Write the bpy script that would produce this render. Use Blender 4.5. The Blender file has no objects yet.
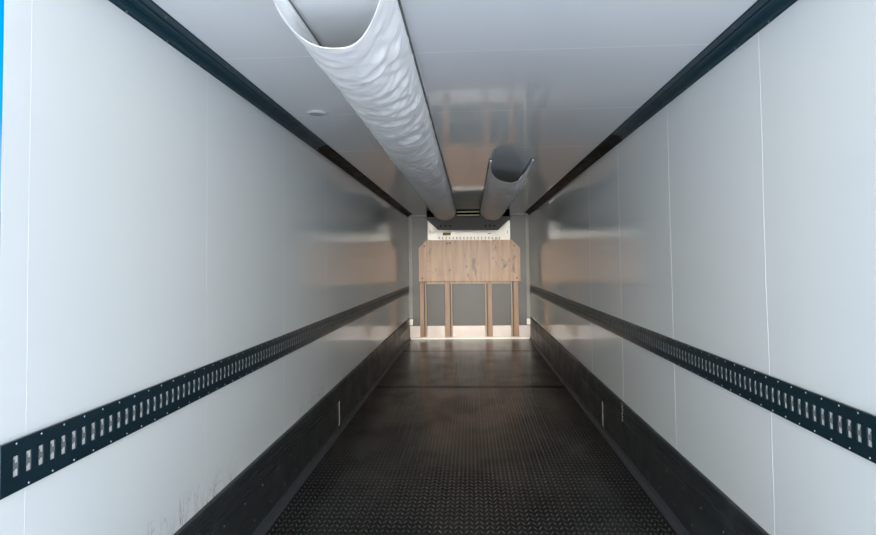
import bpy, bmesh, math, random
from mathutils import Vector, noise
from math import sin, cos, pi, sqrt

random.seed(4)
scn = bpy.context.scene
C = scn.collection

# ------------------------------------------------------------------ camera
EYE = Vector((0.028, 0.0, 1.571))
YAW, PITCH, ROLL, FPX = 0.0531, 0.0409, -0.0122, 600.0
SHIFT_PX = 29.6982


def make_camera():
    fwd = Vector((-sin(YAW) * cos(PITCH), cos(YAW) * cos(PITCH), sin(PITCH)))
    r0 = Vector((cos(YAW), sin(YAW), 0))
    u0 = r0.cross(fwd)
    r = r0 * cos(ROLL) + u0 * sin(ROLL)
    u = -r0 * sin(ROLL) + u0 * cos(ROLL)
    cam = bpy.data.cameras.new('camera')
    ob = bpy.data.objects.new('camera', cam)
    C.objects.link(ob)
    from mathutils import Matrix
    m = Matrix((r, u, -fwd)).transposed().to_4x4()
    m.translation = EYE
    ob.matrix_world = m
    cam.sensor_fit = 'HORIZONTAL'
    cam.sensor_width = 36.0
    cam.lens = 36.0 * FPX / 876.0
    cam.shift_y = -SHIFT_PX / 876.0
    cam.clip_start = 0.05
    cam.clip_end = 400
    scn.camera = ob


make_camera()

# ------------------------------------------------------------------ sky and exposure
scn.view_settings.view_transform = 'Standard'
scn.view_settings.look = 'None'
scn.view_settings.gamma = 1.0
scn.view_settings.use_curve_mapping = False
scn.view_settings.exposure = 1.35
scn.cycles.max_bounces = 14
scn.cycles.diffuse_bounces = 10
scn.cycles.glossy_bounces = 8
scn.cycles.use_denoising = True
scn.cycles.use_guiding = True
scn.cycles.guiding_training_samples = 32
scn.cycles.caustics_reflective = True
scn.cycles.blur_glossy = 0.0


def make_world():
    w = bpy.data.worlds.new('hazy_sky')
    scn.world = w
    w.use_nodes = True
    nt = w.node_tree
    nt.nodes.clear()
    out = nt.nodes.new('ShaderNodeOutputWorld')
    bg = nt.nodes.new('ShaderNodeBackground')
    bg.inputs['Strength'].default_value = 1.0
    tc = nt.nodes.new('ShaderNodeTexCoord')
    sep = nt.nodes.new('ShaderNodeSeparateXYZ')
    rp = nt.nodes.new('ShaderNodeValToRGB')
    e = rp.color_ramp.elements
    e[0].position = 0.0
    e[0].color = (0.62, 0.63, 0.61, 1)
    e[1].position = 1.0
    e[1].color = (0.20, 0.50, 1.0, 1)
    a = rp.color_ramp.elements.new(0.12)
    a.color = (0.60, 0.62, 0.61, 1)
    a = rp.color_ramp.elements.new(0.45)
    a.color = (0.52, 0.55, 0.57, 1)
    # glow added to the sky low behind the open rear, brightens the deep end
    dot = nt.nodes.new('ShaderNodeVectorMath')
    dot.operation = 'DOT_PRODUCT'
    dot.inputs[1].default_value = Vector((0.0, -1.0, GLOW_Z)).normalized()
    mx = nt.nodes.new('ShaderNodeMath')
    mx.operation = 'MAXIMUM'
    mx.inputs[1].default_value = 0.0
    pw = nt.nodes.new('ShaderNodeMath')
    pw.operation = 'POWER'
    pw.inputs[1].default_value = GLOW_P
    glow = nt.nodes.new('ShaderNodeVectorMath')
    glow.operation = 'SCALE'
    glow.inputs[0].default_value = GLOW_COL
    add = nt.nodes.new('ShaderNodeVectorMath')
    add.operation = 'ADD'
    nt.links.new(tc.outputs['Generated'], dot.inputs[0])
    nt.links.new(dot.outputs['Value'], mx.inputs[0])
    nt.links.new(mx.outputs[0], pw.inputs[0])
    nt.links.new(pw.outputs[0], glow.inputs['Scale'])
    nt.links.new(tc.outputs['Generated'], sep.inputs[0])
    nt.links.new(sep.outputs['Z'], rp.inputs[0])
    # ahead of the truck the haze gives way to clear blue
    clear = nt.nodes.new('ShaderNodeValToRGB')
    ce = clear.color_ramp.elements
    ce[0].position, ce[0].color = 0.02, (0.35, 0.42, 0.45, 1)
    ce[1].position, ce[1].color = 0.6, (0.0, 0.16, 0.55, 1)
    c2 = clear.color_ramp.elements.new(0.20)
    c2.color = (0.0, 0.17, 0.42, 1)
    c3 = clear.color_ramp.elements.new(0.10)
    c3.color = (0.18, 0.32, 0.42, 1)
    side = nt.nodes.new('ShaderNodeMapRange')
    side.inputs[1].default_value = 0.15
    side.inputs[2].default_value = 0.5
    mixc = nt.nodes.new('ShaderNodeMix')
    mixc.data_type = 'RGBA'
    nt.links.new(sep.outputs['Z'], clear.inputs[0])
    nt.links.new(sep.outputs['Y'], side.inputs[0])
    nt.links.new(side.outputs[0], mixc.inputs[0])
    nt.links.new(rp.outputs[0], mixc.inputs[6])
    nt.links.new(clear.outputs[0], mixc.inputs[7])
    nt.links.new(mixc.outputs[2], add.inputs[0])
    nt.links.new(glow.outputs[0], add.inputs[1])
    # a wider, weaker brightening round the glow
    pw2 = nt.nodes.new('ShaderNodeMath')
    pw2.operation = 'POWER'
    pw2.inputs[1].default_value = 5.0
    glow2 = nt.nodes.new('ShaderNodeVectorMath')
    glow2.operation = 'SCALE'
    glow2.inputs[0].default_value = (1.75, 1.74, 1.62)
    add2 = nt.nodes.new('ShaderNodeVectorMath')
    add2.operation = 'ADD'
    nt.links.new(mx.outputs[0], pw2.inputs[0])
    nt.links.new(pw2.outputs[0], glow2.inputs['Scale'])
    nt.links.new(add.outputs[0], add2.inputs[0])
    nt.links.new(glow2.outputs[0], add2.inputs[1])
    nt.links.new(add2.outputs[0], bg.inputs['Color'])
    nt.links.new(bg.outputs[0], out.inputs[0])


GLOW_Z, GLOW_P, GLOW_COL = 0.04, 40.0, (5.6, 4.9, 4.1)
make_world()

# sun high over the far side of the roof: lights the yard, does not reach inside
sun = bpy.data.lights.new('sun', 'SUN')
sun.energy = 5.0
sun.angle = 0.01
sun.color = (1.0, 0.96, 0.90)
sun_ob = bpy.data.objects.new('sun', sun)
sun_ob.rotation_euler = Vector((-0.75, -0.25, -0.75)).to_track_quat('-Z', 'Y').to_euler()
C.objects.link(sun_ob)

# ------------------------------------------------------------------ materials


def lin(r, g, b):
    def f(c):
        c /= 255.0
        return c / 12.92 if c <= 0.04045 else ((c + 0.055) / 1.055) ** 2.4
    return (f(r), f(g), f(b), 1)


class N:
    """small node-tree builder"""

    def __init__(self, name):
        self.m = bpy.data.materials.new(name)
        self.m.use_nodes = True
        self.t = self.m.node_tree
        self.t.nodes.clear()
        self.out = self.n('ShaderNodeOutputMaterial')
        self.b = self.n('ShaderNodeBsdfPrincipled')
        self.l(self.b.outputs[0], self.out.inputs[0])

    def n(self, kind, **kw):
        x = self.t.nodes.new(kind)
        for k, v in kw.items():
            setattr(x, k, v)
        return x

    def l(self, a, b):
        self.t.links.new(a, b)

    def put(self, sock, v):
        if hasattr(v, 'is_output') or hasattr(v, 'links'):
            self.l(v, sock)
        else:
            sock.default_value = v

    def math(self, op, a, b=0.0, c=None, clamp=False):
        x = self.n('ShaderNodeMath', operation=op)
        x.use_clamp = clamp
        self.put(x.inputs[0], a)
        self.put(x.inputs[1], b)
        if c is not None:
            self.put(x.inputs[2], c)
        return x.outputs[0]

    def mix(self, f, a, b):
        x = self.n('ShaderNodeMix', data_type='RGBA')
        self.put(x.inputs[0], f)
        self.put(x.inputs[6], a)
        self.put(x.inputs[7], b)
        return x.outputs[2]

    def pos(self):
        g = self.n('ShaderNodeNewGeometry')
        return g.outputs['Position']

    def noise(self, vec, scale, detail=3, rough=0.55, mul=(1, 1, 1), dist=0.0):
        mp = self.n('ShaderNodeMapping')
        self.l(vec, mp.inputs[0])
        mp.inputs['Scale'].default_value = mul
        x = self.n('ShaderNodeTexNoise')
        self.l(mp.outputs[0], x.inputs['Vector'])
        x.inputs['Scale'].default_value = scale
        x.inputs['Detail'].default_value = detail
        x.inputs['Roughness'].default_value = rough
        x.inputs['Distortion'].default_value = dist
        return x.outputs[0]

    def rng(self, v, a, b, c, d):
        x = self.n('ShaderNodeMapRange')
        x.interpolation_type = 'SMOOTHSTEP'
        self.put(x.inputs[0], v)
        for i, k in enumerate((a, b, c, d)):
            x.inputs[i + 1].default_value = k
        return x.outputs[0]

    def bump(self, h, strength, dist):
        x = self.n('ShaderNodeBump')
        x.inputs['Strength'].default_value = strength
        x.inputs['Distance'].default_value = dist
        self.l(h, x.inputs['Height'])
        self.l(x.outputs[0], self.b.inputs['Normal'])

    def set(self, **kw):
        names = dict(col='Base Color', rough='Roughness', metal='Metallic', spec='Specular IOR Level',
                     coat='Coat Weight', crough='Coat Roughness', sheen='Sheen Weight')
        for k, v in kw.items():
            self.put(self.b.inputs[names[k]], v)
        return self


def plain(name, col, rough=0.5, metal=0.0, spec=0.5, var=0.12, scale=8.0, bump=0.0):
    n = N(name)
    p = n.pos()
    f = n.noise(p, scale, 4)
    dark = tuple(c * (1 - var) for c in col[:3]) + (1,)
    n.set(col=n.mix(f, dark, col), rough=n.rng(f, 0.2, 0.8, max(0.02, rough * 0.85), min(1, rough * 1.15)),
          metal=metal, spec=spec)
    if bump:
        n.bump(n.noise(p, scale * 12, 3), bump, 0.002)
    return n.m


def panel_material(name, col, rough, stain=False, spec=0.5):
    n = N(name)
    p = n.pos()
    broad = n.noise(p, 0.9, 3)
    c = n.mix(broad, tuple(x * 0.96 for x in col[:3]) + (1,), col)
    if stain:
        sep = n.n('ShaderNodeSeparateXYZ')
        n.l(p, sep.inputs[0])
        z = sep.outputs['Z']
        low = n.rng(z, 0.44, 0.62, 1.0, 0.0)
        patch = n.rng(n.noise(p, 1.3, 2, mul=(1, 1, 0.4)), 0.50, 0.60, 0.0, 1.0)
        r = n.noise(p, 5.5, 4, 0.6, mul=(1, 2.6, 0.8), dist=0.9)
        ridge = n.math('ABSOLUTE', n.math('SUBTRACT', r, 0.5))
        line = n.rng(ridge, 0.0, 0.022, 1.0, 0.0)
        f = n.math('MULTIPLY', n.math('MULTIPLY', low, patch), line)
        smear = n.math('MULTIPLY', n.math('MULTIPLY', n.rng(z, 0.44, 0.54, 1.0, 0.0), patch), n.rng(r, 0.5, 0.75, 0.0, 0.35))
        f = n.math('MULTIPLY', n.math('ADD', f, smear), 0.6, clamp=True)
        c = n.mix(f, c, lin(110, 116, 118))
    fine = n.noise(p, 2.2, 2, mul=(1, 1, 0.25))
    n.set(col=c, rough=rough, spec=spec)
    n.bump(fine, 0.02, 0.01)
    return n.m


M = {}
M['wall'] = panel_material('white_gelcoat_wall', (0.715, 0.745, 0.74, 1), 0.10, True, 0.28)
M['wall_plain'] = panel_material('white_gelcoat_panel', (0.715, 0.745, 0.74, 1), 0.09, False, 0.30)
M['ceiling'] = panel_material('white_gelcoat_ceiling', (0.73, 0.75, 0.765, 1), 0.055)
M['end'] = panel_material('shaded_white_bulkhead', (0.145, 0.158, 0.158, 1), 0.3)  # same gelcoat as the side walls, with its shade put into the colour
M['seal'] = plain('pale_sealant', (0.74, 0.765, 0.765, 1), 0.4)
M['teal'] = plain('dark_petrol_paint', (0.007, 0.023, 0.032, 1), 0.33, spec=0.45, var=0.3)
M['rail_teal'] = plain('petrol_rail_paint', (0.006, 0.034, 0.050, 1), 0.4, spec=0.4, var=0.3)
M['dark_rail'] = plain('black_plastic_rail', (0.005, 0.005, 0.0045, 1), 0.5, spec=0.1)
M['slot_metal'] = plain('bright_galvanised_backing', (0.80, 0.81, 0.80, 1), 0.45, metal=0.35, var=0.25, scale=60)
M['slot_grey'] = plain('dull_grey_slot_tab', (0.20, 0.21, 0.21, 1), 0.5, metal=0.2)
M['rivet'] = plain('zinc_rivet', (0.55, 0.60, 0.62, 1), 0.35, metal=0.6)
M['stud'] = plain('dulled_stud', (0.16, 0.19, 0.20, 1), 0.4, metal=0.3)
M['rivet_dull'] = plain('painted_rivet', (0.03, 0.06, 0.075, 1), 0.4)
M['alu'] = plain('pale_aluminium', (0.40, 0.41, 0.38, 1), 0.45, metal=0.1)
M['skirt'] = plain('brushed_aluminium_skirt', (0.60, 0.55, 0.53, 1), 0.40, metal=0.6, var=0.1)
M['white_paint'] = plain('cream_white_paint', (0.88, 0.87, 0.82, 1), 0.4, metal=0.5, var=0.05)
M['hood'] = plain('dark_grey_plastic', (0.20, 0.207, 0.207, 1), 0.6, spec=0.3)
M['black'] = plain('black_void_plastic', (0.003, 0.003, 0.003, 1), 0.8, spec=0.03)
M['brass'] = plain('yellowed_slat', (0.80, 0.76, 0.50, 1), 0.6, metal=0.0)
M['slit'] = plain('grey_slit', (0.36, 0.37, 0.36, 1), 0.6)
M['label'] = plain('amber_label', (0.55, 0.26, 0.03, 1), 0.5, var=0.4, scale=60)
M['lamp'] = plain('frosted_lamp_lens', (0.42, 0.42, 0.42, 1), 0.35)
M['lamp_rim'] = plain('white_lamp_rim', (0.52, 0.56, 0.58, 1), 0.5)
M['track_rail'] = plain('shaded_keder_rail', (0.10, 0.10, 0.095, 1), 0.45)  # aluminium rail, darkened in colour to stand in for its shade
M['asphalt'] = plain('pale_grey_yard', (0.56, 0.58, 0.61, 1), 0.85, var=0.25, scale=3, bump=0.3)
M['shell'] = plain('white_outer_skin', (0.75, 0.78, 0.80, 1), 0.35)
M['hedge'] = plain('hedge_leaves', (0.03, 0.075, 0.02, 1), 0.7, var=0.6, scale=14)


def kick_material():
    n = N('dark_mill_aluminium')
    p = n.pos()
    streak = n.noise(p, 9, 4, mul=(1, 0.06, 2.2))
    blot = n.noise(p, 3.2, 5, 0.65)
    c = n.mix(streak, (0.020, 0.0235, 0.025, 1), (0.058, 0.065, 0.068, 1))
    c = n.mix(n.rng(blot, 0.52, 0.72, 0, 0.5), c, (0.085, 0.094, 0.096, 1))
    n.set(col=c, rough=n.rng(blot, 0.3, 0.7, 0.30, 0.48), metal=0.35, spec=0.4)
    return n.m


M['kick'] = kick_material()
M['cove'] = plain('worn_cove_metal', (0.060, 0.066, 0.074, 1), 0.5, metal=0.0, spec=0.2, var=0.4, scale=12)


def fabric_material():
    n = N('silver_grey_duct_fabric')
    p = n.pos()
    f = n.noise(p, 5, 4)
    n.set(col=n.mix(f, (0.86, 0.87, 0.87, 1), (0.92, 0.93, 0.93, 1)), rough=0.36, spec=0.5, metal=0.1)
    n.bump(n.noise(p, 220, 2), 0.08, 0.001)
    return n.m


M['fabric'] = fabric_material()


def wood_material(name, a, b, scuffs):
    n = N(name)
    p = n.pos()
    grain = n.noise(p, 6, 5, 0.6, mul=(2.4, 1, 0.16))
    c = n.mix(n.rng(grain, 0.3, 0.7, 0, 1), a, b)
    if scuffs:
        s = n.noise(p, 3.4, 3, 0.5, mul=(1.5, 1, 0.8), dist=0.8)
        c = n.mix(n.rng(s, 0.60, 0.72, 0, 0.75), c, lin(120, 88, 66))
        s2 = n.noise(p, 7.0, 2, 0.5, mul=(1.6, 1, 0.9), dist=1.2)
        c = n.mix(n.rng(s2, 0.66, 0.72, 0, 0.6), c, lin(80, 62, 50))
    n.set(col=c, rough=0.30, spec=0.5, coat=0.08, crough=0.2)
    n.bump(grain, 0.1, 0.004)
    return n.m


M['board'] = wood_material('film_faced_plywood', (0.74, 0.41, 0.235, 1), (0.96, 0.65, 0.41, 1), True)
M['post'] = wood_material('planed_post_wood', (0.48, 0.25, 0.14, 1), (0.66, 0.40, 0.25, 1), False)
M['post_edge'] = wood_material('light_post_edge', (0.62, 0.42, 0.26, 1), (0.76, 0.55, 0.36, 1), False)


def floor_material():
    n = N('dark_treadplate')
    p = n.pos()
    sep = n.n('ShaderNodeSeparateXYZ')
    n.l(p, sep.inputs[0])
    S = 0.031
    u = n.math('DIVIDE', sep.outputs['X'], S)
    v = n.math('DIVIDE', sep.outputs['Y'], S * 2.0)
    iu = n.math('FLOOR', u)
    iv = n.math('FLOOR', v)
    fu = n.math('SUBTRACT', n.math('SUBTRACT', u, iu), 0.5)
    fv = n.math('SUBTRACT', n.math('SUBTRACT', v, iv), 0.5)
    par = n.math('MODULO', n.math('ABSOLUTE', iu), 2.0)
    sg = n.math('SUBTRACT', n.math('MULTIPLY', par, 2.0), 1.0)
    fu2 = n.math('MULTIPLY', fu, sg)
    # rotated coordinates of a lens at 45 degrees
    a = n.math('MULTIPLY', n.math('ADD', fu2, fv), 0.707)
    b = n.math('MULTIPLY', n.math('SUBTRACT', fu2, fv), 0.707)
    d = n.math('SQRT', n.math('ADD', n.math('POWER', n.math('DIVIDE', a, 0.58), 2.0),
                              n.math('POWER', n.math('DIVIDE', b, 0.17), 2.0)))
    h = n.rng(d, 0.25, 1.0, 1.0, 0.0)
    grit = n.noise(p, 160, 2)
    wear = n.noise(p, 1.1, 5, 0.6, mul=(1.6, 0.45, 1))
    stain = n.noise(p, 0.9, 4, 0.6, mul=(0.5, 2.2, 1), dist=0.5)
    base = n.mix(wear, (0.010, 0.0098, 0.0095, 1), (0.032, 0.0315, 0.031, 1))
    top = n.mix(wear, (0.080, 0.081, 0.080, 1), (0.14, 0.14, 0.138, 1))
    c = n.mix(n.math('MULTIPLY', h, 0.75), base, top)
    c = n.mix(n.rng(stain, 0.52, 0.80, 0, 0.6), c, (0.006, 0.004, 0.003, 1))
    shine = n.rng(n.noise(p, 1.6, 6, 0.65, mul=(1.2, 0.8, 1)), 0.36, 0.66, 0.10, 0.42)
    shine = n.math('MULTIPLY', shine, n.math('ADD', n.math('MULTIPLY', h, 0.5), 0.6))
    # transverse plate joints
    for yj in (7.63, 10.68):
        dj = n.math('ABSOLUTE', n.math('SUBTRACT', n.math('ADD', sep.outputs['Y'],
                    n.math('MULTIPLY', n.noise(p, 2.0, 3), 0.12)), yj + 0.06))
        jm = n.rng(dj, 0.03, 0.12, 1.0, 0.0)
        c = n.mix(jm, c, (0.002, 0.002, 0.002, 1))
        shine = n.math('MULTIPLY', shine, n.math('SUBTRACT', 1.0, n.math('MULTIPLY', jm, 0.85)))
    hh = n.math('ADD', h, n.math('MULTIPLY', grit, 0.12))
    n.set(col=c, rough=n.rng(n.noise(p, 1.7, 3, mul=(1, 0.5, 1)), 0.2, 0.8, 0.26, 0.20), spec=shine)
    n.bump(hh, 0.6, 0.0022)
    return n.m


M['floor'] = floor_material()

# ------------------------------------------------------------------ geometry helpers


def link(name, bm, mat, parent=None, smooth=False, bevel=0.0, recalc=True):
    if recalc:
        bmesh.ops.recalc_face_normals(bm, faces=bm.faces)
    me = bpy.data.meshes.new(name)
    bm.to_mesh(me)
    bm.free()
    for m in (mat if isinstance(mat, (list, tuple)) else [mat]):
        me.materials.append(m)
    o = bpy.data.objects.new(name, me)
    C.objects.link(o)
    if smooth:
        for p in me.polygons:
            p.use_smooth = True
    if parent is not None:
        o.parent = parent
    if bevel:
        b = o.modifiers.new('bevel', 'BEVEL')
        b.width = bevel
        b.segments = 2
        b.limit_method = 'ANGLE'
    return o


def box(bm, x0, x1, y0, y1, z0, z1, mi=0):
    vs = [bm.verts.new(p) for p in ((x0, y0, z0), (x1, y0, z0), (x1, y1, z0), (x0, y1, z0),
                                    (x0, y0, z1), (x1, y0, z1), (x1, y1, z1), (x0, y1, z1))]
    for f in ((0, 3, 2, 1), (4, 5, 6, 7), (0, 1, 5, 4), (1, 2, 6, 5), (2, 3, 7, 6), (3, 0, 4, 7)):
        bm.faces.new([vs[i] for i in f]).material_index = mi


def extrude_y(bm, prof, y0, y1):
    """closed (x, z) profile swept along Y"""
    a = [bm.verts.new((x, y0, z)) for x, z in prof]
    b = [bm.verts.new((x, y1, z)) for x, z in prof]
    k = len(prof)
    for i in range(k):
        bm.faces.new((a[i], a[(i + 1) % k], b[(i + 1) % k], b[i]))
    bm.faces.new(a)
    bm.faces.new(b[::-1])


def prism_y(bm, poly, y0, y1):
    extrude_y(bm, poly, y0, y1)


def disc(bm, c, axis, r, h, seg=10, dome=True):
    """low domed stud on a surface; axis is the outward unit vector"""
    ax = Vector(axis).normalized()
    t = ax.orthogonal().normalized()
    s = ax.cross(t)
    c = Vector(c)
    rings = [(r, 0.0), (r * 0.92, h * 0.5), (r * 0.6, h * 0.9)] if dome else [(r, 0.0), (r, h)]
    prev = None
    for rr, hh in rings:
        cur = [bm.verts.new(c + ax * hh + (t * cos(2 * pi * i / seg) + s * sin(2 * pi * i / seg)) * rr) for i in range(seg)]
        if prev:
            for i in range(seg):
                bm.faces.new((prev[i], prev[(i + 1) % seg], cur[(i + 1) % seg], cur[i]))
        else:
            bm.faces.new(cur[::-1])
        prev = cur
    bm.faces.new(prev)


def struct(o):
    o['kind'] = 'structure'
    return o


def empty(name, loc, label, cat, group=None):
    o = bpy.data.objects.new(name, None)
    o.empty_display_size = 0.1
    C.objects.link(o)
    o.location = loc
    return tag(o, label, cat, group)


def tag(o, label, cat, group=None):
    o['label'] = label
    o['category'] = cat
    if group:
        o['group'] = group
    return o


# ------------------------------------------------------------------ the cargo box
W, H, Y0, Y1 = 1.24, 2.562, 1.555, 12.319
T = 0.08


def side_wall(bm, s):
    # the rear edge is bevelled towards the outside, where the door seal sits
    pl = [(s * W, Y0), (s * (W + T), Y0 + 0.13), (s * (W + T), Y1 + T), (s * W, Y1 + T)]
    lo = [bm.verts.new((x, y, 0.0)) for x, y in pl]
    hi = [bm.verts.new((x, y, H)) for x, y in pl]
    for i in range(4):
        bm.faces.new((lo[i], lo[(i + 1) % 4], hi[(i + 1) % 4], hi[i]))
    bm.faces.new(lo[::-1])
    bm.faces.new(hi)


b = bmesh.new()
box(b, -W - T, W + T, Y0, Y1 + T, -0.14, 0.0)
struct(link('floor', b, M['floor']))
b = bmesh.new()
side_wall(b, -1)
wall_l = struct(link('wall_left', b, M['wall']))
b = bmesh.new()
side_wall(b, 1)
wall_r = struct(link('wall_right', b, M['wall_plain']))
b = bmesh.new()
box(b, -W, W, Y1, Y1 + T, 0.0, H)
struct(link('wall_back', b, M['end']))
b = bmesh.new()
box(b, -W - T, W + T, Y0, Y1 + T, H, H + T)
ceil = struct(link('ceiling', b, M['ceiling']))


def wavy_strip(name, fn, t0, t1, half, proud, parent, along):
    """thin bead of sealant; fn(t, side, lift) -> point"""
    bm = bmesh.new()
    k = 60
    ph = random.uniform(0, 40)
    rows = []
    for i in range(k + 1):
        t = t0 + (t1 - t0) * i / k
        w = along * (noise.noise(Vector((t * 1.3 + ph, ph, 0))) * 0.011 + noise.noise(Vector((t * 6 + ph, 3, ph))) * 0.0025)
        rows.append([bm.verts.new(fn(t, w - half, 0)), bm.verts.new(fn(t, w - half * 0.6, proud)),
                     bm.verts.new(fn(t, w + half * 0.6, proud)), bm.verts.new(fn(t, w + half, 0))])
    for i in range(k):
        for j in range(3):
            bm.faces.new((rows[i][j], rows[i][j + 1], rows[i + 1][j + 1], rows[i + 1][j]))
    return link(name, bm, M['seal'], parent)


for y in (1.661, 2.831, 4.033, 5.229):
    wavy_strip('panel_seam', lambda t, s, l, y=y: (-W + l, y + s, t), 0.44, 2.51, 0.0016, 0.0004, wall_l, 0.35)
for y in (2.535, 3.694, 4.929, 6.145):
    wavy_strip('panel_seam', lambda t, s, l, y=y: (W - l, y + s, t), 0.44, 2.51, 0.0036, 0.0010, wall_r, 1.0)
for y in (2.794, 3.92, 5.222):
    wavy_strip('panel_seam', lambda t, s, l, y=y: (t, y + s, H - l), -1.14, 1.14, 0.0030, 0.0004, ceil, 0.5)

# kick plates -------------------------------------------------------


def kick(side, name, joints):
    s = -1 if side == 'left' else 1
    X = lambda d: s * (W - d)
    ya, yb = Y0, Y1
    # grooved upper extrusion
    bm = bmesh.new()
    prof = [(X(0), 0.285), (X(0.022), 0.285)]
    z = 0.293
    while z < 0.425:
        prof += [(X(0.022), z), (X(0.016), z + 0.003), (X(0.016), z + 0.010), (X(0.022), z + 0.013)]
        z += 0.028
    prof += [(X(0.020), 0.434), (X(0.012), 0.4371), (X(0), 0.4371)]
    extrude_y(bm, prof, ya, yb)
    root = struct(link(name, bm, M['kick']))
    # plain lower plate
    bm = bmesh.new()
    extrude_y(bm, [(X(0), 0.05), (X(0.018), 0.05), (X(0.018), 0.285), (X(0), 0.285)], ya, yb)
    link('flat_plate', bm, M['kick'], root)
    # cove strip where the plate meets the floor
    bm = bmesh.new()
    extrude_y(bm, [(X(0), 0.0), (X(0.050), 0.0), (X(0.049), 0.004), (X(0.036), 0.010), (X(0.026), 0.026),
                   (X(0.021), 0.052), (X(0.0), 0.052)], ya, yb)
    link('cove_strip', bm, M['cove'], root)
    for y, z0, z1 in joints:
        bm = bmesh.new()
        box(bm, min(X(0.016), X(0.0235)), max(X(0.016), X(0.0235)), y - 0.003, y + 0.003, z0, z1)
        link('joint_bead', bm, M['slot_grey'], root)
    # studs
    bm = bmesh.new()
    disc(bm, (0, 0, 0), (-s, 0, 0), 0.0048, 0.003, 10)
    first = link('stud', bm, M['stud'], root, smooth=True)
    first.location = (X(0.018), 2.44, 0.262)
    i = 1
    for z, y in [(0.262, 2.44), (0.115, 2.58)]:
        while y < 12.2:
            if i > 1:
                c = first.copy()
                C.objects.link(c)
                c.parent = root
                c.location = (X(0.018), y, z)
            i += 1
            y += 0.28


kick('left', 'baseboard_left', [(5.64, 0.05, 0.285)])
kick('right', 'baseboard_right', [(5.63, 0.05, 0.285), (4.9, 0.290, 0.430)])

# dark cove rails at the ceiling -------------------------------------


def cornice(side, name, ya, yb, mat, label):
    s = -1 if side == 'left' else 1
    X = lambda d: s * (W - d)
    root = empty(name, (X(0.04), ya, H), label, 'ceiling rail')
    prof = [(0, H), (0, H - 0.0487), (0.004, H - 0.0495), (0.010, H - 0.046)]
    for t in range(0, 7):
        a = t / 6 * pi / 2
        prof.append((0.016 + 0.062 * (1 - cos(a)), H - 0.010 - 0.034 * (1 - sin(a))))
    # little step grooves on the ceiling flange
    prof = prof[:-1] + [(0.058, H - 0.014), (0.061, H - 0.009), (0.092, H - 0.007), (0.095, H)]
    bm = bmesh.new()
    extrude_y(bm, [(X(d) - root.location.x, z - H) for d, z in prof], 0, yb - ya)
    link('cove_profile', bm, mat, root)
    bm = bmesh.new()
    ax = Vector((-s * 0.25, 0, -1))
    disc(bm, (0, 0, 0), ax, 0.005, 0.003, 8)
    f = link('rivet', bm, M['rivet_dull'] if mat is M['dark_rail'] else M['stud'], root, smooth=True)
    k = 0
    y = ya + 0.12
    while y < min(yb, 9.0):
        for d, dz, off in ((0.080, 0.0078, 0), (0.008, 0.0478, 0.15)):
            if k == 0:
                c = f
            else:
                c = f.copy()
                C.objects.link(c)
                c.parent = root
            c.location = (X(d) - root.location.x, min(y + off, yb - 0.02) - ya, -dz)
            if d < 0.02:
                c.rotation_euler = (0, s * 0.9, 0)
            k += 1
        y += 0.3
    return root


cornice('left', 'ceiling_rail', Y0, 4.90, M['rail_teal'], 'dark petrol cove rail in the ceiling corner above the left wall, nearer length')
cornice('left', 'ceiling_rail', 4.904, Y1, M['dark_rail'], 'black cove rail in the ceiling corner above the left wall, farther length')
cornice('right', 'ceiling_rail', Y0, 4.74, M['rail_teal'], 'dark petrol cove rail in the ceiling corner above the right wall, nearer length')
cornice('right', 'ceiling_rail', 4.744, Y1, M['dark_rail'], 'black cove rail in the ceiling corner above the right wall, farther length')

# lashing tracks ------------------------------------------------------
PIT = 0.0487


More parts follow.
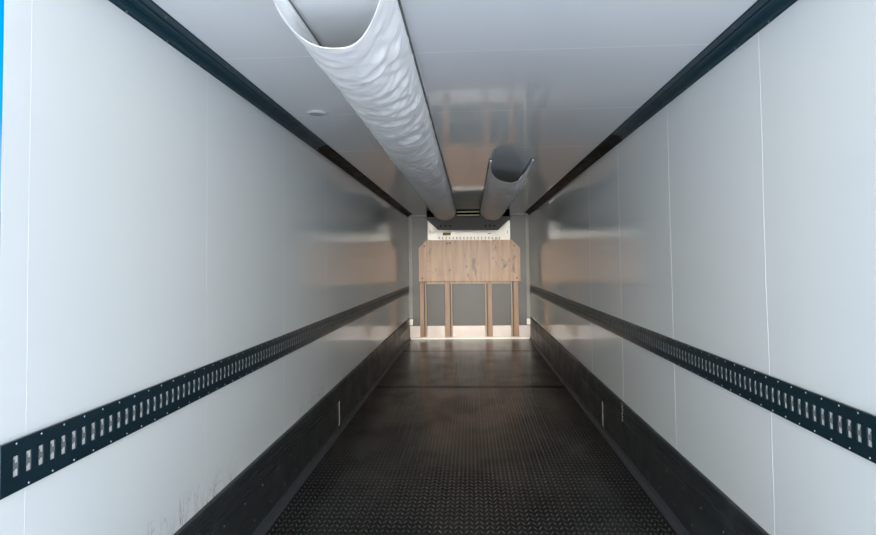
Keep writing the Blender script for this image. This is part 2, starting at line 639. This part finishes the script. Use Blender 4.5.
def lashing_track(side, label, first_slot, parity=0):
    s = -1 if side == 'left' else 1
    X = lambda d: s * (W - d)
    za, zb, zc = 0.9535, 1.0947, 1.0241
    root = empty('lashing_track', (X(0.0), Y0, zc), label, 'lashing track', 'lashing tracks along the side walls')
    ox = root.location.x
    bm = bmesh.new()
    hh, hw = 0.0285, 0.0112
    zl, zh = zc - hh, zc + hh

    def P(d, y, z):
        return bm.verts.new((X(d) - ox, y - Y0, z - zc))

    def quad(a, b_, c, d):
        bm.faces.new((P(*a), P(*b_), P(*c), P(*d)))
    F = 0.011
    ya, yb = Y0 + 0.002, Y1 - 0.06
    # top and bottom bands with folded lips
    for z0, z1, ze in ((zh, zb, zb), (za, zl, za)):
        quad((F, ya, z0), (F, yb, z0), (F, yb, z1), (F, ya, z1))
        quad((F, ya, ze), (F, yb, ze), (0.0018, yb, ze), (0.0018, ya, ze))
    slots = []
    y = first_slot
    while y - hw - 0.01 > ya:
        y -= PIT
    y += PIT
    cur = ya
    while y + hw < yb - 0.02:
        slots.append(y)
        quad((F, cur, zl), (F, y - hw, zl), (F, y - hw, zh), (F, cur, zh))
        cur = y + hw
        for yy in (y - hw, y + hw):
            quad((F, yy, zl), (F, yy, zh), (0.005, yy, zh), (0.005, yy, zl))
        for zz in (zl, zh):
            quad((F, y - hw, zz), (F, y + hw, zz), (0.005, y + hw, zz), (0.005, y - hw, zz))
        y += PIT
    quad((F, cur, zl), (F, yb, zl), (F, yb, zh), (F, cur, zh))
    for yy in (ya, yb):
        quad((F, yy, za), (F, yy, zb), (0.0018, yy, zb), (0.0018, yy, za))
    link('slotted_plate', bm, M['teal'], root, recalc=False)
    # bright channel behind the slots with a dull tab across each slot's waist
    bm = bmesh.new()
    box(bm, *sorted((X(0.002) - ox, X(0.0062) - ox)), ya + 0.002 - Y0, yb - 0.002 - Y0, zl - 0.006 - zc, zh + 0.006 - zc)
    link('backing_channel', bm, M['slot_metal'], root)
    bm = bmesh.new()
    for y in slots:
        y -= Y0
        x0, x1 = sorted((X(0.0055) - ox, X(0.0085) - ox))
        box(bm, x0, x1, y - 0.0108, y - 0.0065, -0.027, 0.027)
        box(bm, x0, x1, y - 0.0065, y - 0.0015, -0.012, 0.018)
        box(bm, x0, x1, y - 0.0015, y + 0.0108, -0.0085, 0.0075)
    o = link('slot_tabs', bm, M['slot_grey'], root)
    o['kind'] = 'stuff'
    # rivets: two staggered rows, the nearest ones as single parts
    bm = bmesh.new()
    disc(bm, (0, 0, 0), (-s, 0, 0), 0.0034, 0.002, 8)
    proto = link('rivet', bm, M['rivet'], root, smooth=True)
    pts = []
    for i, y in enumerate(slots):
        if y > 8:
            break
        pts.append((y, zb - 0.009 if i % 2 == parity else za + 0.009))
    for k, (y, z) in enumerate(pts[:96]):
        c = proto
        if k:
            c = proto.copy()
            C.objects.link(c)
            c.parent = root
        c.location = (X(F) - ox, y - Y0, z - zc)
    bm = bmesh.new()
    for y, z in pts[96:]:
        disc(bm, (X(F) - ox, y - Y0, z - zc), (-s, 0, 0), 0.0034, 0.002, 6)
    o = link('far_rivets', bm, M['rivet'], root)
    o['kind'] = 'stuff'


lashing_track('left', 'slotted dark petrol lashing track fixed along the left wall', 1.612)
lashing_track('right', 'slotted dark petrol lashing track fixed along the right wall', 1.862, 1)

# ------------------------------------------------------------------ fabric air ducts
DUCT_END = 11.24


def air_duct(xc, yb, label, seed):
    a, dep = 0.205, 0.190
    root = empty('air_duct', (xc, yb, H - 0.004), label, 'air duct', 'fabric air ducts under the ceiling')
    bm = bmesh.new()
    nth = 56
    L = DUCT_END - yb
    ny = int(L / 0.011)
    rows = []
    for j in range(ny + 1):
        row = []
        for i in range(nth + 1):
            th = pi * i / nth          # 0 = left rail, pi = right rail
            lift = 1 - sin(th)         # 0 at the bottom, 1 at the rails
            mouth = -0.27 * lift ** 1.25
            t = j / ny
            y = yb + mouth * (1 - t) + L * t
            # soft sag and wrinkles across the run
            ss = th * a
            q = Vector(((y * 7.5 + (ss - 0.3) * 2.5 * (1 if th > pi / 2 else -1.0)) * 1.0, ss * 3.2 + seed, seed * 1.7))
            n1 = noise.noise(q)
            n2 = noise.noise(Vector((y * 19 + ss * 16, ss * 7, seed + 9)))
            n3 = noise.noise(Vector((y * 2.1, ss * 5, seed + 3)))
            n4 = noise.noise(Vector((y * 13 - ss * 9 * (1 if th > pi / 2 else -1), ss * 4.5, seed + 21)))
            fold = (1 - abs(n1) * 2.2) * 0.012 + (1 - abs(n2) * 2) * 0.004 + (1 - abs(n4) * 2) * 0.006
            edge = min(1, sin(th) * 1.6 + 0.10)
            quiet = 0.35 + 0.65 * min(1, max(0, (y - yb + 0.1) / 0.5))
            side = 0.55 + 0.65 * max(0, -cos(th + 0.2))
            d = (fold * side * quiet * (1 + 0.6 * min(1, max(0, y - 2) / 4)) + n3 * 0.008) * edge
            r = 1.0
            near = max(0.0, 1 - (y - yb) / 1.2)
            bul = (0.004 + near * (-0.036 if th > pi / 2 else 0.010)) * sin(2 * th) ** 2
            x = -cos(th) * (a + bul + d)
            z = -sin(th) * (dep + bul * 0.6 + d)
            row.append(bm.verts.new((x, y - yb, z)))
        rows.append(row)
    for j in range(ny):
        for i in range(nth):
            bm.faces.new((rows[j][i], rows[j][i + 1], rows[j + 1][i + 1], rows[j + 1][i]))
    o = link('fabric_sleeve', bm, M['fabric'], root, smooth=True)
    m = o.modifiers.new('thickness', 'SOLIDIFY')
    m.thickness = 0.0015
    m.offset = 0
    # aluminium keder rails and the sewn hem beside them
    for sx in (-1, 1):
        bm = bmesh.new()
        x = sx * a
        box(bm, x - 0.011, x + 0.011, -0.28, L, -0.012, 0.0035)
        link('keder_rail', bm, M['track_rail'], root, bevel=0.002)
        bm = bmesh.new()
        xi = sx * (a - 0.004)
        extrude_y(bm, [(xi - 0.010, -0.024), (xi + 0.010, -0.024), (xi + 0.008, -0.012), (xi - 0.008, -0.012)], -0.272, L)
        link('hem', bm, M['fabric'], root)
    return root


air_duct(-0.437, 2.153, 'long pale fabric air duct with open mouth, passing the round ceiling lamp', 1.3)
air_duct(0.442, 6.04, 'short pale fabric air duct whose open mouth starts halfway down the ceiling', 7.9)

# ------------------------------------------------------------------ round ceiling lamp
lamp = empty('ceiling_lamp', (-0.96, 3.85, H), 'small round flush lamp on the ceiling beside the long fabric duct', 'lamp')
bm = bmesh.new()
seg = 40
prof = [(0.066, 0.0), (0.066, -0.010), (0.060, -0.016), (0.050, -0.016), (0.050, 0.0)]
rings = [[bm.verts.new((r * cos(2 * pi * i / seg), r * sin(2 * pi * i / seg), z)) for i in range(seg)] for r, z in prof]
for a, c in zip(rings, rings[1:]):
    for i in range(seg):
        bm.faces.new((a[i], a[(i + 1) % seg], c[(i + 1) % seg], c[i]))
link('rim', bm, M['lamp_rim'], lamp, smooth=True)
bm = bmesh.new()
prev = None
for k in range(6):
    r = 0.050 * cos(k / 6 * pi / 2)
    z = -0.010 - 0.008 * sin(k / 6 * pi / 2)
    cur = [bm.verts.new((r * cos(2 * pi * i / seg), r * sin(2 * pi * i / seg), z)) for i in range(seg)]
    if prev:
        for i in range(seg):
            bm.faces.new((prev[i], prev[(i + 1) % seg], cur[(i + 1) % seg], cur[i]))
    prev = cur
bm.faces.new(prev)
link('lens', bm, M['lamp'], lamp, smooth=True)

# ------------------------------------------------------------------ front bulkhead fittings
# aluminium skirt and floor trim
bm = bmesh.new()
box(bm, -W, W, Y1 - 0.006, Y1, 0.035, 0.272)
sk = link('skirt_plate', bm, M['skirt'])
tag(sk, 'bright aluminium skirt sheet across the foot of the end wall behind the posts', 'metal sheet')
bm = bmesh.new()
extrude_pts = [(-W, 0), (W, 0), (W, 0.04), (-W, 0.04)]
box(bm, -W + 0.02, W - 0.02, Y1 - 0.035, Y1 - 0.006, 0.0, 0.036)
struct(link('trim_1', bm, M['white_paint'], bevel=0.004))
# corner angles
for s in (-1, 1):
    bm = bmesh.new()
    x0, x1 = s * (W - 0.004), s * (W - 0.075)
    extr = [(s * W, Y1), (s * (W - 0.075), Y1), (s * (W - 0.075), Y1 - 0.004), (s * (W - 0.006), Y1 - 0.006),
            (s * (W - 0.004), Y1 - 0.075), (s * W, Y1 - 0.075)]
    a = [bm.verts.new((x, y, 0.04)) for x, y in extr]
    c = [bm.verts.new((x, y, H)) for x, y in extr]
    for i in range(6):
        bm.faces.new((a[i], a[(i + 1) % 6], c[(i + 1) % 6], c[i]))
    bm.faces.new(a)
    bm.faces.new(c[::-1])
    struct(link('trim_%d' % (2 if s < 0 else 3), bm, M['alu']))
    bm = bmesh.new()
    box(bm, *sorted((s * W, s * (W - 0.09))), Y1 - 0.09, Y1 - 0.008, 0.30, 0.42)
    g = struct(link('trim_%d' % (4 if s < 0 else 5), bm, M['white_paint'], bevel=0.006))
bm = bmesh.new()
box(bm, -W, W, Y1 - 0.03, Y1, H - 0.045, H)
struct(link('trim_6', bm, M['alu'], bevel=0.004))

# wooden impact guard: board on four posts
YG = 12.20
guard = empty('impact_guard', (0, YG, 0.0), 'scuffed brown plywood impact board on four wooden posts at the end wall', 'impact guard')
bm = bmesh.new()
prism_y(bm, [(-1.018, 1.185), (-1.018, 1.868), (-0.862, 2.022), (0.872, 2.010), (1.036, 1.846), (1.036, 1.175)], -0.03, 0.0)
link('board', bm, M['board'], guard, bevel=0.003)
bm = bmesh.new()
prism_y(bm, [(-0.86, 1.130), (-0.86, 1.178), (0.87, 1.172), (0.87, 1.124)], -0.006, 0.025)
link('lower_batten', bm, M['post_edge'], guard, bevel=0.002)
for xa, xb, side in ((-1.003, -0.868, 1), (-0.495, -0.345, 1), (0.318, 0.458, -1), (0.838, 0.990, -1)):
    bm = bmesh.new()
    w = xb - xa
    if side > 0:
        p0, p1, e0, e1 = xa, xb - 0.048, xb - 0.030, xb
    else:
        p0, p1, e0, e1 = xa + 0.048, xb, xa, xa + 0.030
    box(bm, p0, p1, -0.025, 0.075, 0.066, 1.17)
    p = link('post', bm, M['post'], guard, bevel=0.004)
    bm = bmesh.new()
    box(bm, e0, e1, -0.018, 0.075, 0.066, 1.17)
    link('edge_strip', bm, M['post_edge'], p, bevel=0.002)
    bm = bmesh.new()
    g0, g1 = (p1, e0) if side > 0 else (e1, p0)
    box(bm, g0, g1, 0.02, 0.075, 0.066, 1.17)
    link('web', bm, M['hood'], p)
bm = bmesh.new()
disc(bm, (0, 0, 0), (0, -1, 0), 0.014, 0.004, 12)
sc = link('screw', bm, M['black'], guard, smooth=True)
sc.location = (-0.90, -0.03, 1.90)
for x, z in ((0.92, 1.89), (-0.44, 1.95), (-0.38, 1.96), (-0.95, 1.25), (0.96, 1.24)):
    c = sc.copy()
    C.objects.link(c)
    c.parent = guard
    c.location = (x, -0.03, z)

# refrigeration evaporator between the ducts and the end wall
unit = empty('refrigeration_unit', (0, 12.1, H), 'refrigeration unit hung under the ceiling at the end wall with dark hood and cream panel', 'cooling unit')
uo = unit.location


def U(bm, x0, x1, y0, y1, z0, z1):
    box(bm, x0 - uo.x, x1 - uo.x, y0 - uo.y, y1 - uo.y, z0 - uo.z, z1 - uo.z)


bm = bmesh.new()
U(bm, -0.60, 0.60, 11.42, 12.17, 2.42, H)
link('casing', bm, M['hood'], unit)
# dark hood: thin lip under the duct ends, then a sloping face clipped at both lower corners
bm = bmesh.new()
pts = [(-0.800, 11.25, 2.405), (0.800, 11.25, 2.392), (0.800, 11.27, 2.385), (0.565, 11.45, 2.172), (-0.579, 11.45, 2.190), (-0.800, 11.27, 2.398)]
top = [(-0.800, 11.25, 2.425), (0.800, 11.25, 2.412), (0.800, 11.30, 2.42), (0.565, 11.49, 2.21), (-0.579, 11.49, 2.23), (-0.800, 11.30, 2.43)]
va = [bm.verts.new(Vector(p) - uo) for p in pts]
vb = [bm.verts.new(Vector(p) - uo) for p in top]
for i in range(6):
    bm.faces.new((va[i], va[(i + 1) % 6], vb[(i + 1) % 6], vb[i]))
bm.faces.new((va[0], va[5], va[2], va[1]))
bm.faces.new((va[5], va[4], va[3], va[2]))
bm.faces.new((vb[0], vb[1], vb[2], vb[5]))
bm.faces.new((vb[5], vb[2], vb[3], vb[4]))
hood = link('hood', bm, M['hood'], unit)
bm = bmesh.new()
nrm = Vector((0, -0.76, -0.65)).normalized()
disc(bm, (0, 0, 0), nrm, 0.017, 0.003, 14, dome=False)
hole = link('round_port', bm, M['black'], hood)
hole.location = Vector((-0.522, 11.371, 2.262)) - uo
for x in (-0.432, -0.344, 0.325, 0.410, 0.496):
    c = hole.copy()
    C.objects.link(c)
    c.parent = hood
    c.location = Vector((x, 11.371, 2.262 - (0.010 if x > 0 else 0))) - uo
# fan mouths at both sides and the louvre between the ducts
for x0, x1 in ((-0.79, -0.655), (0.655, 0.79)):
    bm = bmesh.new()
    U(bm, x0, x1, 11.40, 11.60, 2.428, H - 0.002)
    link('fan_mouth', bm, M['black'], unit)
bm = bmesh.new()
U(bm, -0.225, 0.225, 11.385, 11.415, 2.425, H - 0.004)
lv = link('louvre_panel', bm, M['black'], unit)
for z in (2.444, 2.510):
    bm = bmesh.new()
    U(bm, -0.215, 0.215, 11.365, 11.384, z, z + 0.026)
    link('slat', bm, M['brass'], lv, bevel=0.002)
# cream panel behind the hood
bm = bmesh.new()
prism_y(bm, [(-0.836, 1.99 - uo.z), (-0.836, 2.425 - uo.z), (0.848, 2.405 - uo.z), (0.848, 1.99 - uo.z)], 12.235 - uo.y, 12.31 - uo.y)
pan = link('cream_panel', bm, M['white_paint'], unit, bevel=0.006)
n_slit = 18
for i in range(n_slit):
    x = -0.60 + i * (1.23 / (n_slit - 1))
    bm = bmesh.new()
    U(bm, x - 0.011, x + 0.011, 12.228, 12.236, 2.045 - 0.02 * i / n_slit, 2.092 - 0.02 * i / n_slit)
    link('vent_slit', bm, M['slit'], pan)
bm = bmesh.new()
U(bm, -0.523, -0.361, 12.226, 12.235, 2.118, 2.178)
link('warning_sticker', bm, M['label'], pan)
bm = bmesh.new()
U(bm, 0.39, 0.45, 12.215, 12.236, 2.135, 2.150)
link('latch', bm, M['hood'], pan, bevel=0.003)
bm = bmesh.new()
U(bm, 0.785, 0.80, 12.222, 12.236, 2.14, 2.20)
link('latch', bm, M['slit'], pan, bevel=0.003)
bm = bmesh.new()
U(bm, -0.79, -0.775, 12.222, 12.236, 2.17, 2.23)
link('latch', bm, M['slit'], pan, bevel=0.003)

# ------------------------------------------------------------------ outside the open rear
bm = bmesh.new()
box(bm, -60, 60, -60, 60, -1.25, -1.15)
struct(link('ground', bm, M['asphalt']))
bm = bmesh.new()
bmesh.ops.create_grid(bm, x_segments=60, y_segments=14, size=1)
for v in bm.verts:
    u, w = v.co.x, v.co.y
    ang = (w + 1) / 2 * pi
    rr = 1 + 0.22 * noise.noise(Vector((u * 22, ang * 2.5, 1))) + 0.1 * noise.noise(Vector((u * 70, ang * 8, 4)))
    v.co = Vector((-15 + 1.3 * cos(ang) * rr, 16 + u * 16, -1.15 + 4.3 * sin(ang) ** 0.7 * rr))
hd = link('hedge', bm, M['hedge'], smooth=True)
tag(hd, 'dark green hedge outside beyond the rear edge of the left wall', 'hedge')
